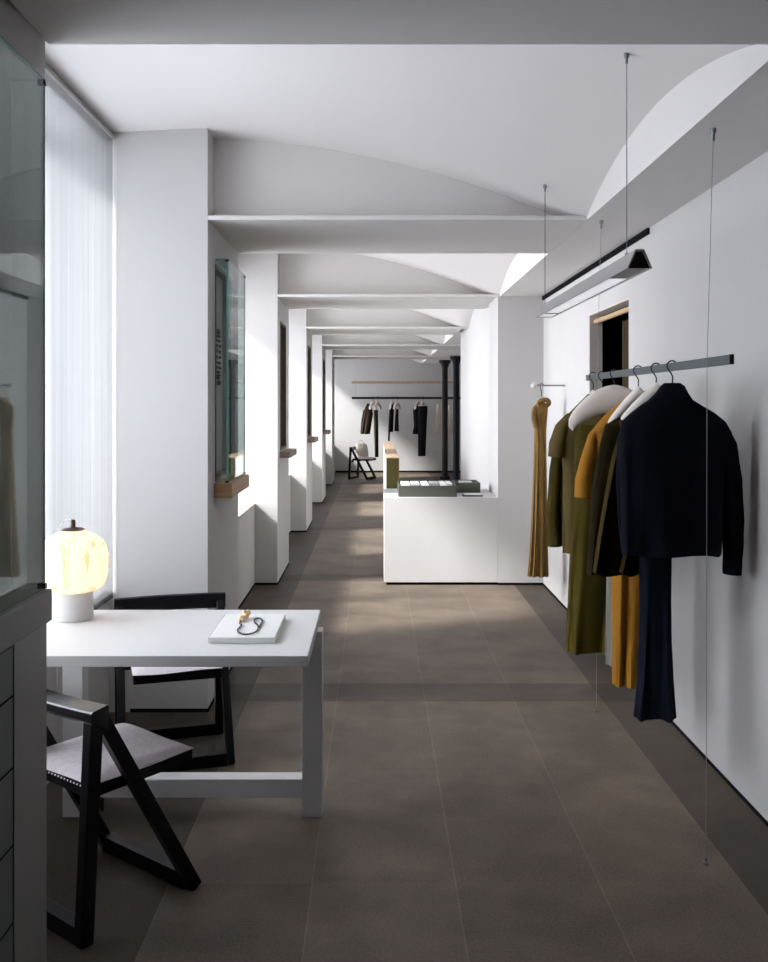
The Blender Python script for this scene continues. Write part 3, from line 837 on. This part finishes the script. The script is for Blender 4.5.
# peg with the tan dress
t = thing('wall_peg', 'white ball-ended peg on the right wall carrying the tan dress', 'wall peg', (XR, 6.94, 1.644))
MB().tube([(-.0005, 0, 0), (-.21, 0, 0)], .006, 12).build('rod', M_LAMPMET, t, True)
b = MB(); b.lathe([(.001, -.024), (.012, -.021), (.021, -.012), (.024, 0), (.021, .012), (.012, .021), (.001, .024)], (-.228, 0, 0), 20); b.build('ball_end', M_WHITE, t, True)
MB().lathe([(.02, 0), (.02, .004)], (0, 0, 0), 16)
t2 = thing('coat_hanger', 'small hook hanger on the white wall peg holding the tan dress', 'hanger', (1.222, 6.94, 1.644))
MB().tube([(.012, 0, -.006), (.014, 0, .008), (0, 0, .016), (-.013, 0, .006), (-.008, 0, -.02), (0, 0, -.045), (0, 0, -.09)], .003, 8).build('hook', M_DARKMETAL, t2, True)
MB().tube([(-.03, 0, -.10), (0, 0, -.088), (.03, 0, -.10)], .008, 8).build('padded_bar', M_HANGER, t2, True)
t = garment('dress', 'golden tan pleated dress hanging alone from the white wall peg', 'dress',
        [(402, 538, 544, .5), (405, 535, 548, .7), (412, 533.5, 547.5, .9), (430, 534.5, 546, .8), (470, 533.5, 546.5), (520, 531.5, 547), (560, 529, 548), (576, 527.5, 548.5)], 6.94, M_TAN, .05, 11, .014, 71, None, step=6)
mv = Vector(t.location)
P = [Vector((pt(x, y, 6.94)[0], 6.94 + dy, pt(x, y, 6.94)[1])) - mv for x, y, dy in ((538, 403, -.02), (544, 399, -.04), (549, 402, -.03), (547, 406, 0), (540, 405, .02), (534, 408, -.02), (532.5, 418, -.04), (535, 428, -.045))]
MB().tube(smooth(P), .018, 10).build('ruffle', M_TAN, t, True)

# ------------------------------------------------------------------ pendant light
PLX = .80
t = thing('pendant_light', 'long grey triangular pendant light hung on two cables above the clothes rail', 'pendant light', (PLX, 3.66, 1.915))
poly = [(-.036, 0), (-.033, -.0), (-.010, .055), (.010, .055), (.033, 0), (.036, 0), (.0125, .0585), (-.0125, .0585)]
b = MB().prism([(-.038, 0), (-.013, .058), (.013, .058), (.038, 0), (.034, 0), (.010, .052), (-.010, .052), (-.034, 0)], 'y', -.81, .81)
b.build('housing', M_LAMPMET, t)
MB().prism([(-.033, .001), (-.0095, .051), (.0095, .051), (.033, .001)], 'y', -.802, -.797).build('end_plate', M_DARKMETAL, t)
MB().prism([(-.033, .001), (-.0095, .051), (.0095, .051), (.033, .001)], 'y', .797, .802).build('end_plate', M_DARKMETAL, t)
MB().box(-.030, .030, -.55, .60, .003, .010).build('diffuser', M_LED, t)
MB().box(-.030, .030, -.79, -.551, .003, .010).build('blank_cover', M_LAMPMET, t)
MB().box(-.030, .030, .601, .66, .003, .010).build('blank_cover', M_LAMPMET, t)
MB().box(-.030, .030, .661, .79, .003, .010).build('diffuser', M_LED, t)
for yy, up in ((-.66, None), (.81 - .02, None)):
    wy = 3.66 + yy
    k = 0; zc2 = vault(PLX, wy, (Y0[0] + PD + Y0[1]) / 2, (Y0[1] - Y0[0] - PD) / 2) - 1.915
    MB().tube([(0, yy, .058), (0, yy, zc2)], .0016, 6).build('cable', M_DARKMETAL if yy > 0 else M_CABLE, t)
    MB().lathe([(.009, 0), (.009, -.014), (.005, -.02), (.004, -.035)], (0, yy, zc2 + .003), 12).build('ceiling_anchor', M_METAL, t, True)
    MB().lathe([(.006, 0), (.006, .012), (.003, .014)], (0, yy, .057), 10).build('cable_grip', M_METAL, t)
# dark linear slot at the top of the right wall
o = MB().box(-.012, -.0005, 4.79, 7.825, -.032, -.001).build('air_vent', M_GAP, None, False, (XR, 0, SOF))
tag(o, 'thin black linear air slot where the right wall meets the soffit', 'air vent')

# rod and curtain in the doorway
o = MB().tube([(0, DA + .013, 0), (0, DB - .013, 0)], .016, 14).build('curtain_rod', M_DOWEL, None, True, (1.437, 0, 2.045))
tag(o, 'pale wooden curtain rod across the top of the dark doorway', 'curtain rod')
b = MB(); rows = []
for zz in (.03, .5, 1.2, 1.8, 2.0):
    r = []
    for i in range(61):
        yy = DA + .03 + .42 * i / 60
        r.append((1.478 + .022 * math.sin(i / 60 * 2 * PI * 5 + .3 * zz) + .012, yy, zz))
    r2 = [(x + .006, y, z) for x, y, z in reversed(r)]
    rows.append(r + r2)
o = b.loft(rows).build('door_curtain', M_BROWNCURT, None, True)
tag(o, 'dark brown curtain gathered at the near side of the doorway', 'curtain')

# ------------------------------------------------------------------ far end: rails, lamp, clothes
BY = 20.2
t = thing('clothes_rail', 'dark clothes rail hung across the far end wall', 'clothes rail', (.58, BY, 1.65))
MB().box(-1.10, 1.30, -.012, .012, -.025, .025).build('bar', M_DARKMETAL, t)
for x in (-1.02, 1.2):
    MB().tube([(x, 0, .02), (x, 0, SOF - 1.652 + .02)], .003, 6).build('cable', M_CABLE, t)
t = thing('pendant_light', 'long thin unlit pendant light above the far clothes rail', 'pendant light', (.58, BY - .25, 1.955))
MB().prism([(-.04, 0), (-.013, .05), (.013, .05), (.04, 0)], 'x', -1.10, 1.30).build('housing', M_OAKRAW, t)
for x in (-1.02, 1.2):
    MB().tube([(x, 0, .05), (x, 0, SOF - 1.957 + .02)], .003, 6).build('cable', M_CABLE, t)
FG = 'clothes on the far rail'
def far_hanger(xp, label):
    X, _ = pt(xp, 400, BY)
    t = thing('coat_hanger', label, 'hanger', (X, BY, 1.65), math.radians(70), 'hangers on the far rail')
    MB().tube([(0, .03, 0), (0, .015, .03), (0, -.015, .03), (0, -.03, 0), (0, -.01, -.05), (0, 0, -.07)], .004, 6).build('hook', M_DARKMETAL, t, True)
    b = MB(); rings = []
    for i in range(13):
        u = -1 + 2 * i / 12
        rings.append([(u * .19, .028 * math.sin(a), -.095 - .12 * abs(u) ** 1.6 + .035 * math.cos(a)) for a in (2 * PI * k / 10 for k in range(10))])
    b.loft(rings).build('padded_bar', M_HANGER, t, True)
def fg(name, label, cat, rows, m, dD=0., sl=(), th=.09):
    garment(name, label, cat, rows, BY + dD, m, th, 6, .02, int(rows[0][1]), FG, sl, step=4)
fg('jacket', 'dark charcoal jacket, leftmost garment on the far rail', 'jacket', [(403.5, 367, 370, .5), (408, 365, 372, .8), (414, 363.5, 373, 1), (434, 360.5, 370)], M_BROWNCLOTH, 0, [([(365, 410), (363, 420), (362, 433)], [2, 2, 2.2], M_BLACKCLOTH)])
fg('trousers', 'long dark trousers beside the leftmost jacket on the far rail', 'trousers', [(410, 374, 378), (430, 374, 378.5), (457, 375, 378.5)], M_BROWNCLOTH, -.02, (), .06)
far_hanger(373, 'white padded hanger beside the leftmost jacket on the far rail'); far_hanger(377.5, 'white padded hanger above the long dark trousers on the far rail')
fg('jacket', 'narrow black jacket with a long sleeve, second group on the far rail', 'jacket', [(403.5, 391, 393, .5), (408, 389.5, 394, .8), (420, 389, 393.5), (432, 388, 393)], M_BLACKCLOTH, 0, [([(390.5, 409), (389.5, 425), (388.8, 441)], [1.3, 1.3, 1.2], M_BLACKCLOTH)])
fg('top', 'short black top right of the narrow black jacket on the far rail', 'top', [(409, 396, 398.5, .7), (418, 395, 398.5), (431, 394.5, 399)], M_BLACKCLOTH, -.02)
far_hanger(392.5, 'white padded hanger above the narrow black jacket on the far rail'); far_hanger(397, 'white padded hanger above the short black top on the far rail')
fg('coat', 'black coat with cropped front, third group on the far rail', 'coat', [(405, 414, 418, .6), (412, 413, 419, .9), (425, 414, 419.5), (434, 412.5, 418)], M_BLACKCLOTH, .0)
fg('jumpsuit', 'long black jumpsuit hanging lowest on the far rail', 'jumpsuit', [(406, 418.5, 427.5, .7), (412, 417.5, 427.5), (430, 418, 426.5), (456, 418, 425.5)], M_BLACKCLOTH, -.20)
far_hanger(417.5, 'white padded hanger above the cropped black coat on the far rail'); far_hanger(422.5, 'white padded hanger above the long black jumpsuit on the far rail')
fg('top', 'cream top left of the iron column on the far rail', 'top', [(404, 437, 439, .6), (410, 436, 440), (425, 435.5, 439.5), (434, 434.5, 438.5)], M_CREAMCLOTH)
fg('top', 'cream top right of the brown iron column on the far rail', 'top', [(405, 448, 450, .6), (412, 447.5, 450.5), (435, 447.5, 450)], M_CREAMCLOTH)
# ------------------------------------------------------------------ light
W = bpy.data.worlds.new('World'); bpy.context.scene.world = W; W.use_nodes = True
bg = W.node_tree.nodes['Background']; bg.inputs[0].default_value = (.86, .89, 1.0, 1); bg.inputs[1].default_value = 1.2
def area(name, loc, rot, sx, sy, e, col, spread=PI):
    l = bpy.data.lights.new(name, 'AREA'); l.shape = 'RECTANGLE'; l.size = sx; l.size_y = sy; l.energy = e; l.color = col; l.spread = spread
    o = bpy.data.objects.new(name, l); C.objects.link(o); o.location = loc; o.rotation_euler = rot
    return o
DAY = (.94, .935, 1.0)
ENERGY = [82, 112, 115, 90, 70, 50]
for k in range(6):
    a, b_ = Y0[k] + PD, YE[k + 1]
    area('window_daylight', (-1.75 if k == 0 else -2.5, (a + b_) / 2, 1.75), (0, math.radians(-90), math.radians(4 if k == 0 else 0)), 2.1, b_ - a - .1, ENERGY[k], DAY, PI if k == 0 else math.radians(125))
s = bpy.data.lights.new('sun', 'SUN'); s.energy = 11.0; s.angle = math.radians(8); s.color = (1.0, .96, .94)
so = bpy.data.objects.new('sun', s); C.objects.link(so)
dv = Vector((.62, .25, -.55)).normalized()
so.rotation_euler = dv.to_track_quat('-Z', 'Y').to_euler()
so.location = (-6, 0, 6)

# ------------------------------------------------------------------ camera
cam = bpy.data.cameras.new('camera'); co = bpy.data.objects.new('camera', cam); C.objects.link(co)
co.location = (0, 0, CH); co.rotation_euler = (math.radians(90), 0, 0)
cam.sensor_fit = 'AUTO'; cam.sensor_width = 36; cam.lens = F / 962 * 36
cam.shift_x = (384 - VX) / 962; cam.shift_y = -(481 - VY) / 962
cam.clip_start = .05
sc = bpy.context.scene
sc.camera = co
sc.view_settings.view_transform = 'Standard'; sc.view_settings.look = 'None'
sc.view_settings.exposure = 0.05; sc.view_settings.gamma = 1.0; sc.view_settings.use_curve_mapping = False
sc.cycles.max_bounces = 10; sc.cycles.diffuse_bounces = 7; sc.cycles.transparent_max_bounces = 24
sc.cycles.use_denoising = True
sc.cycles.sample_clamp_indirect = 6
